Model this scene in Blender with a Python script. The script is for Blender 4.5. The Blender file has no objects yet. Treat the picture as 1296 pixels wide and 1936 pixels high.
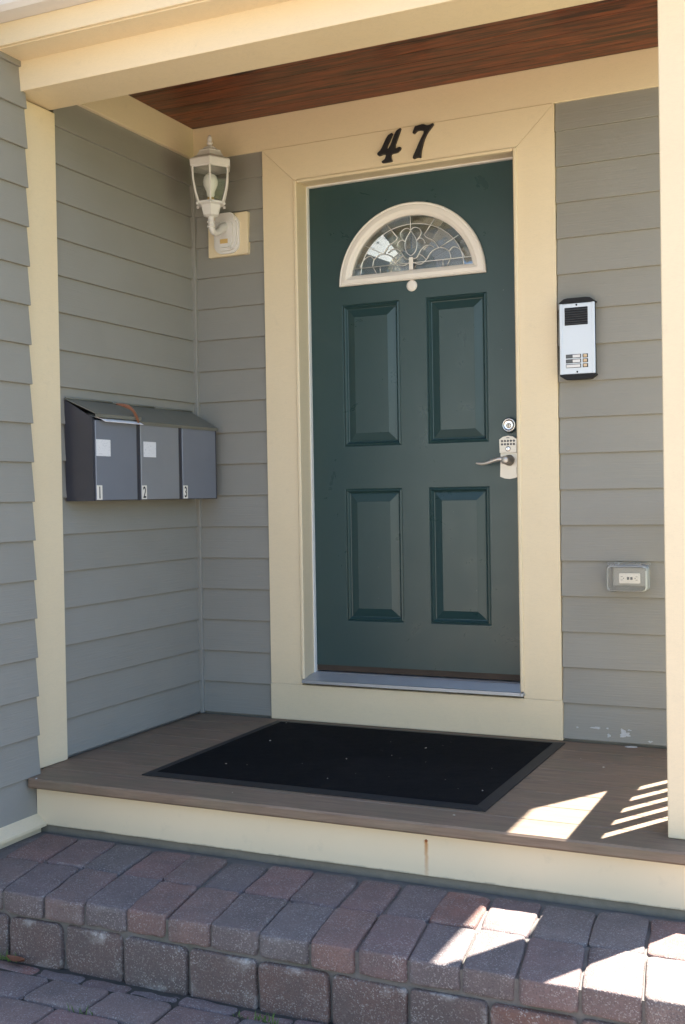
import bpy, bmesh, math, random
from mathutils import Vector, Matrix
random.seed(7)
R = math.radians
S = bpy.context.scene
COL = S.collection

# ------------------------------------------------------------------ camera
cd = bpy.data.cameras.new('camera'); cam = bpy.data.objects.new('camera', cd); COL.objects.link(cam)
cd.sensor_fit = 'VERTICAL'; cd.sensor_height = 36.0; cd.sensor_width = 24.0
cd.lens = 2133.78 / 1936 * 36
cd.clip_start = 0.05; cd.clip_end = 800
YAW, PITCH, ROLL = 0.4340, -0.0148, -0.0168
fw = Vector((-math.sin(YAW)*math.cos(PITCH), math.cos(YAW)*math.cos(PITCH), math.sin(PITCH)))
rt = Vector((math.cos(YAW), math.sin(YAW), 0)); up = rt.cross(fw)
r2 = math.cos(ROLL)*rt + math.sin(ROLL)*up; u2 = -math.sin(ROLL)*rt + math.cos(ROLL)*up
m = Matrix((r2, u2, -fw)).transposed().to_4x4(); m.translation = Vector((2.0992, -4.1113, 0.9222))
cam.matrix_world = m
S.camera = cam

# ------------------------------------------------------------------ sky and sun (sun stands behind the house, to the right)
SUN = Vector((0.26, 0.45, 1.0)).normalized()
w = bpy.data.worlds.new('World'); S.world = w; w.use_nodes = True
nt = w.node_tree; nt.nodes.clear()
sky = nt.nodes.new('ShaderNodeTexSky'); sky.sky_type = 'NISHITA'; sky.sun_disc = False
sky.sun_elevation = math.asin(SUN.z); sky.sun_rotation = math.atan2(SUN.x, SUN.y)
sky.air_density = 1.0; sky.dust_density = 0.6; sky.ozone_density = 1.6
bg = nt.nodes.new('ShaderNodeBackground'); bg.inputs['Strength'].default_value = 0.08
wo = nt.nodes.new('ShaderNodeOutputWorld')
nt.links.new(sky.outputs[0], bg.inputs[0]); nt.links.new(bg.outputs[0], wo.inputs[0])
sl = bpy.data.lights.new('sun', 'SUN'); sl.energy = 5.0; sl.angle = R(0.5); sl.color = (1.0, 0.95, 0.87)
so = bpy.data.objects.new('sun', sl); COL.objects.link(so)
so.rotation_euler = (-SUN).to_track_quat('-Z', 'Y').to_euler()
S.view_settings.view_transform = 'Standard'; S.view_settings.look = 'None'
S.view_settings.gamma = 1.0; S.view_settings.use_curve_mapping = False
S.view_settings.exposure = 2.55

# ------------------------------------------------------------------ material helpers
class NT:
    def __init__(s, name):
        s.m = bpy.data.materials.new(name); s.m.use_nodes = True
        s.t = s.m.node_tree; s.n = s.t.nodes
        s.b = s.n['Principled BSDF']; s.out = s.n['Material Output']
    def add(s, typ, **kw):
        n = s.n.new(typ)
        for k, v in kw.items():
            if k in n.inputs: n.inputs[k].default_value = v
            else: setattr(n, k, v)
        return n
    def link(s, a, b): s.t.links.new(a, b)
    def coord(s, scale=(1, 1, 1), rand=True):
        tc = s.add('ShaderNodeTexCoord'); mp = s.add('ShaderNodeMapping'); mp.inputs['Scale'].default_value = scale
        s.link(tc.outputs['Object'], mp.inputs['Vector'])
        if rand:
            oi = s.add('ShaderNodeObjectInfo'); mu = s.add('ShaderNodeMath', operation='MULTIPLY'); mu.inputs[1].default_value = 37.0
            cb = s.add('ShaderNodeCombineXYZ'); s.link(oi.outputs['Random'], mu.inputs[0])
            s.link(mu.outputs[0], cb.inputs[0]); s.link(mu.outputs[0], cb.inputs[1]); s.link(cb.outputs[0], mp.inputs['Location'])
        return mp.outputs[0]
    def noise(s, vec, scale, detail=4, rough=.55, dist=0):
        n = s.add('ShaderNodeTexNoise'); n.inputs['Scale'].default_value = scale; n.inputs['Detail'].default_value = detail
        n.inputs['Roughness'].default_value = rough; n.inputs['Distortion'].default_value = dist
        s.link(vec, n.inputs['Vector']); return n.outputs['Fac']
    def ramp(s, fac, stops):
        n = s.add('ShaderNodeValToRGB'); e = n.color_ramp.elements
        while len(e) < len(stops): e.new(0.5)
        for i, (p, c) in enumerate(stops):
            e[i].position = p; e[i].color = (c[0], c[1], c[2], 1) if hasattr(c, '__len__') else (c, c, c, 1)
        s.link(fac, n.inputs[0]); return n.outputs[0]
    def mix(s, fac, a, b, blend='MIX'):
        n = s.add('ShaderNodeMix'); n.data_type = 'RGBA'; n.blend_type = blend
        for val, i in ((fac, 0), (a, 6), (b, 7)):
            if hasattr(val, 'is_linked') or hasattr(val, 'node'): s.link(val, n.inputs[i])
            elif i == 0: n.inputs[0].default_value = val
            else: n.inputs[i].default_value = (*val, 1)
        return n.outputs[2]
    def bump(s, h, strength=.3, dist=.002):
        n = s.add('ShaderNodeBump'); n.inputs['Strength'].default_value = strength; n.inputs['Distance'].default_value = dist
        s.link(h, n.inputs['Height']); s.link(n.outputs[0], s.b.inputs['Normal'])
    def set(s, **kw):
        for k, v in kw.items():
            k = k.replace('_', ' ')
            if hasattr(v, 'node'): s.link(v, s.b.inputs[k])
            else: s.b.inputs[k].default_value = (*v, 1) if hasattr(v, '__len__') and len(v) == 3 else v
        return s.m

def vscale(c, k): return tuple(x*k for x in c)
M = {}
def plain(name, col, rough=.5, metal=0, var=.06, nscale=30, bump=0, spec=.5, coat=0):
    n = NT(name); v = n.coord(); f = n.noise(v, nscale)
    n.set(Base_Color=n.mix(f, vscale(col, 1-var), vscale(col, 1+var)), Roughness=rough, Metallic=metal)
    n.b.inputs['Specular IOR Level'].default_value = spec
    if coat: n.b.inputs['Coat Weight'].default_value = coat
    if bump: n.bump(f, bump, .002)
    M[name] = n.m; return n.m

# painted fibre cement clapboards with a faint pressed wood grain
n = NT('siding'); v = n.coord((2.2, 2.2, 60)); g = n.noise(v, 3.0, 5, .6, .3)
v2 = n.coord((1, 1, 1)); blot = n.noise(v2, 3.5, 4)
c = n.mix(blot, (0.246, 0.239, 0.214), (0.292, 0.285, 0.258))
oi = n.add('ShaderNodeObjectInfo'); c = n.mix(n.ramp(oi.outputs['Random'], [(0, .78), (1, 1.0)]), (0.205, 0.196, 0.170), c)
sp = n.noise(v2, 160, 2); c = n.mix(n.ramp(sp, [(.70, 0), (.76, .35)]), c, (.36, .36, .34))
n.set(Base_Color=c, Roughness=.55); n.b.inputs['Specular IOR Level'].default_value = .4
n.bump(g, .45, .002); M['siding'] = n.m

# cream trim paint with brush marks, a little grime
n = NT('cream'); v = n.coord(); f = n.noise(v, 2.5, 5); f2 = n.noise(v, 90, 3); f3 = n.noise(v, 14, 6, .7)
c = n.mix(f, (0.72, 0.595, 0.400), (0.77, 0.652, 0.452))
c = n.mix(n.ramp(f3, [(.60, 0), (.78, .22)]), c, (.46, .40, .29))
c = n.mix(n.ramp(f2, [(.72, 0), (.80, .25)]), c, (.3, .26, .2))
sc_ = n.noise(n.coord((1.2, 1.2, 6)), 9, 5, .75, 2.2); c = n.mix(n.ramp(sc_, [(.475, 0), (.495, .20), (.505, .20), (.525, 0)]), c, (.52, .45, .33))
br_ = n.noise(n.coord((60, 60, 3)), 3, 3)
n.set(Base_Color=c, Roughness=n.ramp(f3, [(.3, .34), (.7, .52)])); n.bump(n.mix(.5, br_, f2), .14, .0015); M['cream'] = n.m

# the same paint on the skirt board: scuffed along the bottom, one rust run under a nail
n = NT('cream_skirt'); tc = n.add('ShaderNodeTexCoord'); v = n.coord((1, 1, 1), False); f = n.noise(v, 3, 5); f3 = n.noise(v, 16, 6, .7)
c = n.mix(f, (0.715, 0.595, 0.41), (0.765, 0.65, 0.46)); c = n.mix(n.ramp(f3, [(.58, 0), (.8, .3)]), c, (.45, .40, .30))
geo = n.add('ShaderNodeNewGeometry'); sx = n.add('ShaderNodeSeparateXYZ'); n.link(geo.outputs['Position'], sx.inputs[0])
def mth(n, op, a, b=0):
    q = n.add('ShaderNodeMath', operation=op)
    for i, x in enumerate((a, b)):
        if hasattr(x, 'node'): n.link(x, q.inputs[i])
        else: q.inputs[i].default_value = x
    return q.outputs[0]
wob = mth(n, 'MULTIPLY', mth(n, 'SUBTRACT', n.noise(n.coord((1, 1, 30), False), 3), .5), .006)
dx = mth(n, 'ABSOLUTE', mth(n, 'ADD', mth(n, 'SUBTRACT', sx.outputs[0], .958), wob))
inx = n.ramp(mth(n, 'DIVIDE', dx, .008), [(.25, 1), (1, 0)])
inz = n.ramp(mth(n, 'DIVIDE', mth(n, 'SUBTRACT', sx.outputs[2], -.165), .105), [(0, .25), (.6, .6), (.98, 1), (1, 0)])
c = n.mix(mth(n, 'MULTIPLY', mth(n, 'MULTIPLY', inx, inz), .95), c, (.48, .20, .04))
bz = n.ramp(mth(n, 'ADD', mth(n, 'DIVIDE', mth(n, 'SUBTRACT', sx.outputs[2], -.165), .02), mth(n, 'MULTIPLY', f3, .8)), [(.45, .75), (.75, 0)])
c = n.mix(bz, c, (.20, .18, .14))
n.set(Base_Color=c, Roughness=.45); M['cream_skirt'] = n.m

# dark green door enamel: scuffs change its gloss, small chips
n = NT('door_green'); v = n.coord((1, 1, 1), False); f = n.noise(v, 3, 6, .65); f2 = n.noise(v, 7, 5, .7, .6); sp = n.noise(v, 75, 2)
c = n.mix(f, (0.018, 0.047, 0.050), (0.025, 0.058, 0.060)); c = n.mix(n.ramp(f2, [(.58, 0), (.80, .25)]), c, (.045, .07, .07))
c = n.mix(n.ramp(sp, [(.77, 0), (.80, .5)]), c, (.2, .22, .2))
n.set(Base_Color=c, Roughness=n.ramp(f2, [(.3, .26), (.75, .36)])); n.b.inputs['Specular IOR Level'].default_value = .5
n.bump(n.noise(n.coord((30, 30, 2), False), 4), .05, .001); M['door_green'] = n.m

# stained ceiling boards
n = NT('stained_wood'); v = n.coord((.5, 8, 8)); f = n.noise(v, 5, 8, .72, 1.2); f2 = n.noise(n.coord((3, 60, 60)), 4, 3)
c = n.ramp(f, [(.36, (.008, .002, .0012)), (.45, (.055, .011, .004)), (.54, (.17, .036, .012)), (.68, (.29, .072, .022))])
c = n.mix(n.ramp(f2, [(.4, 0), (.75, .5)]), c, (.035, .010, .005))
kn = n.noise(n.coord((6, 14, 14)), 1.6, 1); c = n.mix(n.ramp(kn, [(.73, 0), (.78, .8)]), c, (.02, .007, .004))
n.set(Base_Color=c, Roughness=.3); n.bump(f2, .15, .001); n.b.inputs['Specular IOR Level'].default_value = .3; M['stained_wood'] = n.m

# weathered brown deck boards
n = NT('deck'); v = n.coord((1.0, 12, 12)); f = n.noise(v, 5, 6, .65, .4); f2 = n.noise(n.coord(), 5, 5, .6); f4 = n.noise(n.coord((4, 90, 90)), 3, 3)
c = n.ramp(f, [(.25, (.145, .098, .066)), (.55, (.215, .150, .103)), (.8, (.27, .198, .142))])
c = n.mix(n.ramp(f2, [(.45, 0), (.7, .55)]), c, (.15, .135, .085)); c = n.mix(n.ramp(f4, [(.5, 0), (.8, .35)]), c, (.07, .05, .04))
n.set(Base_Color=c, Roughness=.6); n.bump(f4, .25, .0015); M['deck'] = n.m

# tumbled concrete pavers: each its own mix of plum grey, brown and brick red, with pale aggregate
def paver(name, red, white):
    n = NT(name); v = n.coord(); oi = n.add('ShaderNodeObjectInfo')
    base = n.ramp(oi.outputs['Random'], [(0, (.15, .135, .137)), (.22, (.22, .135, .125)), (.4, (.16, .145, .142)), (.55, (.255, .13, .105)), (.7, (.14, .125, .125)), (.85, (.23, .14, .12)), (1, (.185, .165, .155))])
    base = n.mix(red, base, (.23, .105, .07))
    if name == 'paver_face_shaded': base = n.mix(.45, base, (.10, .075, .06))  # front course mixed darker, its shade against the sky-lit treads put into the colour
    f = n.noise(v, 9, 5, .65); base = n.mix(n.ramp(f, [(.35, 0), (.7, .55)]), base, (.10, .09, .085))
    vo = n.add('ShaderNodeTexVoronoi'); vo.inputs['Scale'].default_value = 360; n.link(v, vo.inputs['Vector'])
    sep = n.add('ShaderNodeSeparateColor'); n.link(vo.outputs['Color'], sep.inputs[0])
    pale = n.ramp(sep.outputs[0], [(.83, 0), (.90, .5)]); base = n.mix(mth(n, 'MULTIPLY', pale, n.ramp(n.noise(v, 14, 4), [(.35, .35), (.7, 1.3)])), base, (.42, .39, .36))
    dark = n.ramp(sep.outputs[1], [(.80, 0), (.88, .28)]); base = n.mix(dark, base, (.05, .045, .045))
    if white:
        e = n.noise(v, 11, 5, .7); geo = n.add('ShaderNodeNewGeometry')
        pt = n.ramp(geo.outputs['Pointiness'], [(.502, 0), (.53, 1)])
        fac = n.ramp(e, [(.52, 0), (.68, white)])
        base = n.mix(mth(n, 'MULTIPLY', pt, fac), base, (.55, .54, .50))
        base = n.mix(n.ramp(n.noise(v, 5, 4, .6), [(.70, 0), (.80, white*.6)]), base, (.45, .44, .42))
    n.set(Base_Color=base, Roughness=.85); n.b.inputs['Specular IOR Level'].default_value = .35
    h = n.mix(.5, n.noise(v, 120, 4, .7), vo.outputs['Distance']); n.bump(h, .75, .004); M[name] = n.m
paver('paver', .05, .15); paver('paver_face_shaded', .26, .6)

n = NT('mortar'); v = n.coord(); f = n.noise(v, 40, 6, .7); f2 = n.noise(v, 6, 4)
c = n.mix(f, (.09, .083, .075), (.20, .185, .17)); c = n.mix(n.ramp(f2, [(.55, 0), (.7, .6)]), c, (.06, .07, .035))
n.set(Base_Color=c, Roughness=.95); n.bump(f, .8, .006); M['mortar'] = n.m
n = NT('concrete'); v = n.coord(); f = n.noise(v, 25, 7, .7)
n.set(Base_Color=n.mix(f, (.16, .14, .105), (.27, .24, .19)), Roughness=.9); n.bump(f, .6, .004); M['concrete'] = n.m
# far paving sheet beyond the loose pavers, widened and tinted for warm bounce light
n = NT('bounce_paving'); v = n.coord((1, 1, 1), False); br = n.add('ShaderNodeTexBrick'); n.link(v, br.inputs['Vector'])
br.inputs['Scale'].default_value = 1; br.inputs['Brick Width'].default_value = .2; br.inputs['Row Height'].default_value = .137; br.inputs['Mortar Size'].default_value = .006
br.inputs['Color1'].default_value = (.30, .215, .15, 1); br.inputs['Color2'].default_value = (.27, .21, .16, 1); br.inputs['Mortar'].default_value = (.12, .11, .09, 1)
n.set(Base_Color=br.outputs['Color'], Roughness=.9); M['bounce_paving'] = n.m
n = NT('lawn'); v = n.coord((1, 1, 1), False); f = n.noise(v, 3, 8, .7)
n.set(Base_Color=n.mix(f, (.05, .075, .02), (.12, .13, .045)), Roughness=.95); M['lawn'] = n.m

# mat: looped black carpet and a rubber rim
n = NT('mat_carpet'); v = n.coord((1, 1, 1), False); f = n.noise(v, 420, 2, .6); f2 = n.noise(v, 6, 5, .7)
c = n.mix(f2, (.004, .0045, .0055), (.011, .0115, .013)); c = n.mix(n.ramp(n.noise(v, 900, 2, .8), [(.62, 0), (.75, .4)]), c, (.05, .05, .05))
c = n.mix(n.ramp(n.noise(v, 2.2, 6, .75), [(.5, 0), (.75, .35)]), c, (.03, .03, .03))
n.set(Base_Color=c, Roughness=.95); n.b.inputs['Specular IOR Level'].default_value = .1
n.bump(f, 1, .004); M['mat_carpet'] = n.m
plain('mat_rubber', (.018, .019, .021), .6, 0, .3, 20, .1, .35)
plain('white_metal', (.70, .68, .66), .45, 0, .04, 20, .05)
plain('white_plastic', (.78, .74, .68), .4, 0, .03, 20)
plain('weatherstrip', (.80, .80, .78), .5)
plain('black_iron', (.012, .010, .011), .45, 0, .3, 60, .3)
plain('black_plastic', (.008, .008, .011), .5, 0, .2, 30, 0, .25)
plain('aluminium', (.56, .60, .66), .42, .5, .03, 8)
plain('sill_metal', (.42, .45, .50), .38, .7, .12, 12, .1)
plain('chrome', (.75, .75, .76), .2, 1, .05)
plain('nickel', (.56, .525, .475), .42, .75, .06)
plain('key_rubber', (.10, .11, .12), .6)
plain('box_grey', (.20, .215, .255), .42, .25, .1, 5, .08)
plain('box_pale', (.25, .262, .285), .4, .25, .12, 5, .08)
plain('box_dark', (.045, .046, .058), .45, .15, .15, 8, .06)
plain('box_lid', (.17, .17, .145), .5, .1, .15, 6, .1)
plain('outlet_grey', (.33, .33, .31), .5)
plain('grille_grey', (.045, .048, .055), .45)
plain('dark_sand', (.045, .04, .033), .95, 0, .4, 60, .6)
plain('label_ink', (.02, .02, .025), .6)
plain('sweep', (.045, .028, .018), .7, 0, .4, 15)
plain('brass_sticker', (.62, .42, .16), .5)
plain('amber_button', (.62, .46, .30), .5)
plain('paint_chip', (.50, .51, .52), .8, 0, .25, 90)
plain('interior', (.45, .42, .38), .8)
plain('shingle', (.09, .085, .08), .9, 0, .3, 60, .4)
plain('came', (.72, .72, .70), .35, .6)
plain('rust', (.30, .10, .03), .8)
plain('dead_leaf', (.20, .075, .035), .7, 0, .5, 90)
plain('debris', (.45, .42, .36), .8, 0, .4)
plain('grass', (.09, .16, .03), .7, 0, .3)
plain('bulb', (.85, .84, .80), .25)
n = NT('paper'); v = n.coord((1, 160, 420), True); f = n.noise(v, .6, 2)
n.set(Base_Color=n.mix(n.ramp(f, [(.56, 0), (.66, .35)]), (.72, .72, .74), (.35, .37, .42)), Roughness=.7); M['paper'] = n.m
plain('envelope', (.80, .80, .84), .7)
n = NT('glass'); tr = n.add('ShaderNodeBsdfTransparent'); tr.inputs[0].default_value = (.96, .965, .96, 1); mx = n.add('ShaderNodeMixShader')
fr = n.add('ShaderNodeFresnel'); fr.inputs[0].default_value = 1.45; gl = n.add('ShaderNodeBsdfGlossy'); gl.inputs['Roughness'].default_value = .05
n.link(fr.outputs[0], mx.inputs[0]); n.link(tr.outputs[0], mx.inputs[1]); n.link(gl.outputs[0], mx.inputs[2]); n.link(mx.outputs[0], n.out.inputs[0]); M['glass'] = n.m
n = NT('door_glass'); v = n.coord((1, 1, 1)); f = n.noise(v, 22, 2)
n.set(Base_Color=(.86, .92, .93), Roughness=.02, Transmission_Weight=1.0, IOR=1.95); n.bump(f, .10, .004); M['door_glass'] = n.m
n = NT('clear_plastic'); v = n.coord(); f = n.noise(v, 30, 3)
tr = n.add('ShaderNodeBsdfTransparent'); tr.inputs[0].default_value = (.985, .985, .98, 1); mx = n.add('ShaderNodeMixShader')
fr = n.add('ShaderNodeFresnel'); fr.inputs[0].default_value = 1.45
n.set(Base_Color=(.80, .81, .79), Roughness=n.ramp(f, [(.3, .06), (.7, .2)]))
n.link(mth(n, 'ADD', mth(n, 'MULTIPLY', fr.outputs[0], .8), .035), mx.inputs[0]); n.link(tr.outputs[0], mx.inputs[1]); n.link(n.b.outputs[0], mx.inputs[2]); n.link(mx.outputs[0], n.out.inputs[0]); M['clear_plastic'] = n.m

# ------------------------------------------------------------------ mesh helpers
class MB:
    def __init__(s): s.v = []; s.f = []; s.sm = []
    def poly(s, pts, faces, smooth=False):
        o = len(s.v); s.v += [tuple(p) for p in pts]
        for f in faces: s.f.append([i+o for i in f]); s.sm.append(smooth)
        return s
    def box(s, x0, x1, y0, y1, z0, z1, b=0.0):
        if b <= 0:
            p = [(x, y, z) for z in (z0, z1) for y in (y0, y1) for x in (x0, x1)]
            return s.poly(p, [(0, 2, 3, 1), (4, 5, 7, 6), (0, 1, 5, 4), (2, 6, 7, 3), (0, 4, 6, 2), (1, 3, 7, 5)])
        bm = bmesh.new(); bmesh.ops.create_cube(bm, size=1)
        for v in bm.verts: v.co = Vector(((x0+x1)/2+v.co.x*(x1-x0), (y0+y1)/2+v.co.y*(y1-y0), (z0+z1)/2+v.co.z*(z1-z0)))
        bmesh.ops.bevel(bm, geom=list(bm.edges), offset=b, segments=1, affect='EDGES', profile=.5)
        return s.bm(bm)
    def bm(s, bm, smooth=False):
        bm.verts.index_update()
        s.poly([v.co[:] for v in bm.verts], [[v.index for v in f.verts] for f in bm.faces], smooth); bm.free(); return s
    def prism(s, pts, a, b, axis='y'):       # outline pts in the plane, pushed from a to b along axis
        def P(u, w, t): return {'y': (u, t, w), 'x': (t, u, w), 'z': (u, w, t)}[axis]
        n = len(pts); v = [P(u, w, a) for u, w in pts]+[P(u, w, b) for u, w in pts]
        f = [list(range(n))[::-1], list(range(n, 2*n))]+[(i, (i+1) % n, n+(i+1) % n, n+i) for i in range(n)]
        bm = bmesh.new(); vs = [bm.verts.new(p) for p in v]
        for q in f: bm.faces.new([vs[i] for i in q])
        bmesh.ops.recalc_face_normals(bm, faces=bm.faces); bmesh.ops.triangulate(bm, faces=[q for q in bm.faces if len(q.verts) > 4])
        return s.bm(bm)
    def tube(s, pts, rad, n=8, closed=False, flat=None):
        pts = [Vector(p) for p in pts]; k = len(pts); rad = rad if hasattr(rad, '__len__') else [rad]*k
        rings = []; ref = None
        for i, p in enumerate(pts):
            t = (pts[min(i+1, k-1)]-pts[max(i-1, 0)]).normalized()
            if ref is None: ref = Vector((0, 0, 1)) if abs(t.z) < .9 else Vector((1, 0, 0))
            a = t.cross(ref)
            a = a.normalized() if a.length > 1e-5 else Vector((1, 0, 0)); b = a.cross(t).normalized(); ref = b
            rings.append([p+(a*math.cos(2*math.pi*j/n)*(flat or 1)+b*math.sin(2*math.pi*j/n))*rad[i] for j in range(n)])
        v = [q for r in rings for q in r]; f = []
        for i in range(k-1):
            for j in range(n): f.append((i*n+j, i*n+(j+1) % n, (i+1)*n+(j+1) % n, (i+1)*n+j))
        f.append(list(range(n))[::-1]); f.append([(k-1)*n+j for j in range(n)])
        return s.poly(v, f, True)
    def lathe(s, c, prof, n=24, smooth=True, ph=0, axis='z', cap=True):
        v = []; f = []
        for (r, h) in prof:
            for j in range(n):
                a = ph+2*math.pi*j/n
                o = (r*math.cos(a), r*math.sin(a), h) if axis == 'z' else (r*math.cos(a), -h, r*math.sin(a))
                v.append((c[0]+o[0], c[1]+o[1], c[2]+o[2]))
        k = len(prof)
        for i in range(k-1):
            for j in range(n): f.append((i*n+j, i*n+(j+1) % n, (i+1)*n+(j+1) % n, (i+1)*n+j))
        if cap: f.append(list(range(n))[::-1]); f.append([(k-1)*n+j for j in range(n)])
        return s.poly(v, f, smooth)
    def build(s, name, mat, parent=None, org=None):
        base = Vector(parent['_org']) if parent is not None and '_org' in parent else Vector((0, 0, 0))
        me = bpy.data.meshes.new(name); c = Vector(org) if org is not None else base
        me.from_pydata([tuple(Vector(p)-c) for p in s.v], [], s.f); me.update()
        for p, q in zip(me.polygons, s.sm): p.use_smooth = q
        bm = bmesh.new(); bm.from_mesh(me); bmesh.ops.recalc_face_normals(bm, faces=bm.faces); bm.to_mesh(me); bm.free()
        me.materials.append(M[mat] if isinstance(mat, str) else mat)
        o = bpy.data.objects.new(name, me); COL.objects.link(o); o['_org'] = c[:]
        if parent is not None: o.parent = parent; o.location = c-base
        else: o.location = c
        return o
def tag(o, label=None, cat=None, group=None, kind=None):
    for k, v in (('label', label), ('category', cat), ('group', group), ('kind', kind)):
        if v: o[k] = v
    return o
def thing(name, loc, label, cat, group=None, kind=None):
    o = bpy.data.objects.new(name, None); COL.objects.link(o); o.location = loc; o['_org'] = tuple(loc); o.empty_display_size = .1
    return tag(o, label, cat, group, kind)
def B(*a, **k): return MB().box(*a, **k)
def inst(o, loc, name=None):
    c = o.copy(); COL.objects.link(c); c.location = loc; return c
def smooth_pts(p, k=4):                     # Catmull-Rom through p
    out = []; p = [Vector(q) for q in p]
    for i in range(len(p)-1):
        a, b, c, d = p[max(i-1, 0)], p[i], p[i+1], p[min(i+2, len(p)-1)]
        for j in range(k):
            t = j/k; out.append(.5*((2*b)+(c-a)*t+(2*a-5*b+4*c-d)*t*t+(3*b-a-3*c+d)*t**3))
    return out+[p[-1]]
def rrect(x0, x1, z0, z1, r, n=5):
    o = []
    for cx, cz, a0 in ((x1-r, z1-r, 0), (x0+r, z1-r, 90), (x0+r, z0+r, 180), (x1-r, z0+r, 270)):
        for i in range(n+1):
            a = R(a0+90*i/n); o.append((cx+r*math.cos(a), cz+r*math.sin(a)))
    return o

# ------------------------------------------------------------------ ground, paving
GZ = -0.365
def sheet(name, x0, x1, y0, y1, z, mat):
    o = MB().poly([(x0, y0, z), (x1, y0, z), (x1, y1, z), (x0, y1, z)], [(0, 1, 2, 3)]).build(name, mat)
    return tag(o, kind='structure')
tag(sheet('ground', -200, 200, -200, 200, GZ-.03, 'lawn'), 'mown lawn around the house and beyond the paving', 'ground')
far = tag(sheet('brick_path', -7, 9, -14, -1.55, GZ-.014, 'bounce_paving'), 'brick paved path leading to the porch step, widened out of view to bounce light', 'path')
bed = MB().poly([(-.46, -3.0, GZ-.010), (2.9, -3.0, GZ-.010), (2.9, -1.6, GZ-.010), (-.46, -1.6, GZ-.010)], [(0, 1, 2, 3)]).build('sand_joint', 'dark_sand', far)

from mathutils import noise as MN
def paver_mesh(sx, sy, sz, seed, plan=(0, 1, 2)):
    # worn paver: corners rounded in plan, soft uneven arrises, slightly uneven faces; plan = the two face axes and the depth axis
    rnd = random.Random(seed); S3 = (sx, sy, sz); off = Vector((seed*3.7, seed*1.3, seed*2.1))
    r = rnd.uniform(.006, .009); RC = rnd.uniform(.014, .022)
    pa, pb, pd = plan; hs = [S3[pa]/2, S3[pb]/2, S3[pd]/2]; RC = min(RC, hs[0]*.7, hs[1]*.7)
    def ax(h, q): return [-h, -h+.35*r, -h+r, -h+q, -h*.3, h*.3, h-q, h-r, h-.35*r, h]
    A = [ax(hs[0], RC), ax(hs[1], RC), ax(hs[2], min(.016, hs[2]*.8))]; n = 10; mb = MB(); idx = {}
    def vert(i, j, k):
        if (i, j, k) in idx: return idx[(i, j, k)]
        u, w, t = A[0][i], A[1][j], A[2][k]; du = max(0, abs(u)-(hs[0]-RC)); dw = max(0, abs(w)-(hs[1]-RC)); su, sw = math.copysign(1, u), math.copysign(1, w)
        m_ = max(du, dw); nu, nw = su*du, sw*dw; L = math.hypot(nu, nw)
        if L > 0:
            nu, nw = nu/L, nw/L
            if du > 0 and dw > 0: u = su*(hs[0]-RC)+nu*m_; w = sw*(hs[1]-RC)+nw*m_
        e = RC-m_; tt = hs[2]-abs(t); a, b = r-e, r-tt; st = math.copysign(1, t)
        if a > 0 and b > 0:
            q = max(a, b)/math.hypot(a, b); u -= nu*(a-a*q); w -= nw*(a-a*q); t -= st*(b-b*q)
        P = Vector((u, w, t)); g1 = MN.noise(P*30+off); g2 = MN.noise(P*95+off); wear = max(0, MN.noise(P*45+off*2)-.05)*.006 if (a > -.004 and b > -.004) else 0
        k1 = (.0016*g1+.0008*g2)-wear
        if a > -.001: u += nu*k1; w += nw*k1
        if b > -.001: t += st*k1
        c3 = [0, 0, 0]; c3[pa], c3[pb], c3[pd] = u, w, t
        idx[(i, j, k)] = len(mb.v); mb.v.append(tuple(c3)); return idx[(i, j, k)]
    for a in range(n-1):
        for b in range(n-1):
            for k in (0, n-1):
                for o3 in (0, 1, 2):
                    def g(u, w): return vert(*((u, w, k), (u, k, w), (k, u, w))[o3])
                    mb.f.append([g(a, b), g(a+1, b), g(a+1, b+1), g(a, b+1)]); mb.sm.append(True)
    return mb
def lay_paver(parent, x0, x1, y0, y1, z0, z1, mat, seed, name='paver', rz=0, tilt=0, plan=(0, 1, 2), shear=0):
    mb = paver_mesh(x1-x0, y1-y0, z1-z0, seed, plan)
    if shear: mb.v = [(p[0]-shear*p[1], p[1], p[2]) for p in mb.v]
    c = Vector(((x0+x1)/2, (y0+y1)/2, (z0+z1)/2)); base = Vector(parent['_org'])
    me = bpy.data.meshes.new(name); me.from_pydata(mb.v, [], mb.f); me.update(); bmx = bmesh.new(); bmx.from_mesh(me); bmesh.ops.recalc_face_normals(bmx, faces=bmx.faces); bmx.to_mesh(me); bmx.free()
    for p in me.polygons: p.use_smooth = True
    me.materials.append(M[mat]); o = bpy.data.objects.new(name, me); COL.objects.link(o); o.parent = parent; o.location = c-base
    rr = random.Random(seed+99); o.rotation_euler = (rr.uniform(-1, 1)*tilt, rr.uniform(-1, 1)*tilt, rr.uniform(-1, 1)*.012+rz); return o
sd = 0
# cut strip against the step, then rows of whole pavers
x = -.50; 
while x < 2.6:
    wd = random.uniform(.15, .2); sd += 1
    lay_paver(far, x+.003, x+wd-.003, -1.698, -1.652, GZ-.06, GZ-.004+random.uniform(-.006, .002), 'paver', sd, tilt=.02); x += wd
y = -1.703
row = 0
while y > -2.9:
    x = -.50-(.098, .0, .05)[row % 3]
    if row == 0: x = .1-.1965*4
    elif row == 1: x = .228-.1965*4
    while x < 2.7:
        sd += 1; lay_paver(far, max(x, -.5)+.003, x+.1965-.003, y-.134, y-.003, GZ-.06, GZ+random.uniform(-.003, .003), 'paver', sd, tilt=.008); x += .1965
    y -= .137; row += 1

# ------------------------------------------------------------------ brick step
SZ = -.180
step = thing('brick_step', (0.9, -1.38, GZ), 'paver brick step in two courses below the porch deck', 'step')
B(-.4195, 2.40, -1.626, -1.12, GZ-.03, SZ-.010).build('mortar_core', 'mortar', step)
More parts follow.
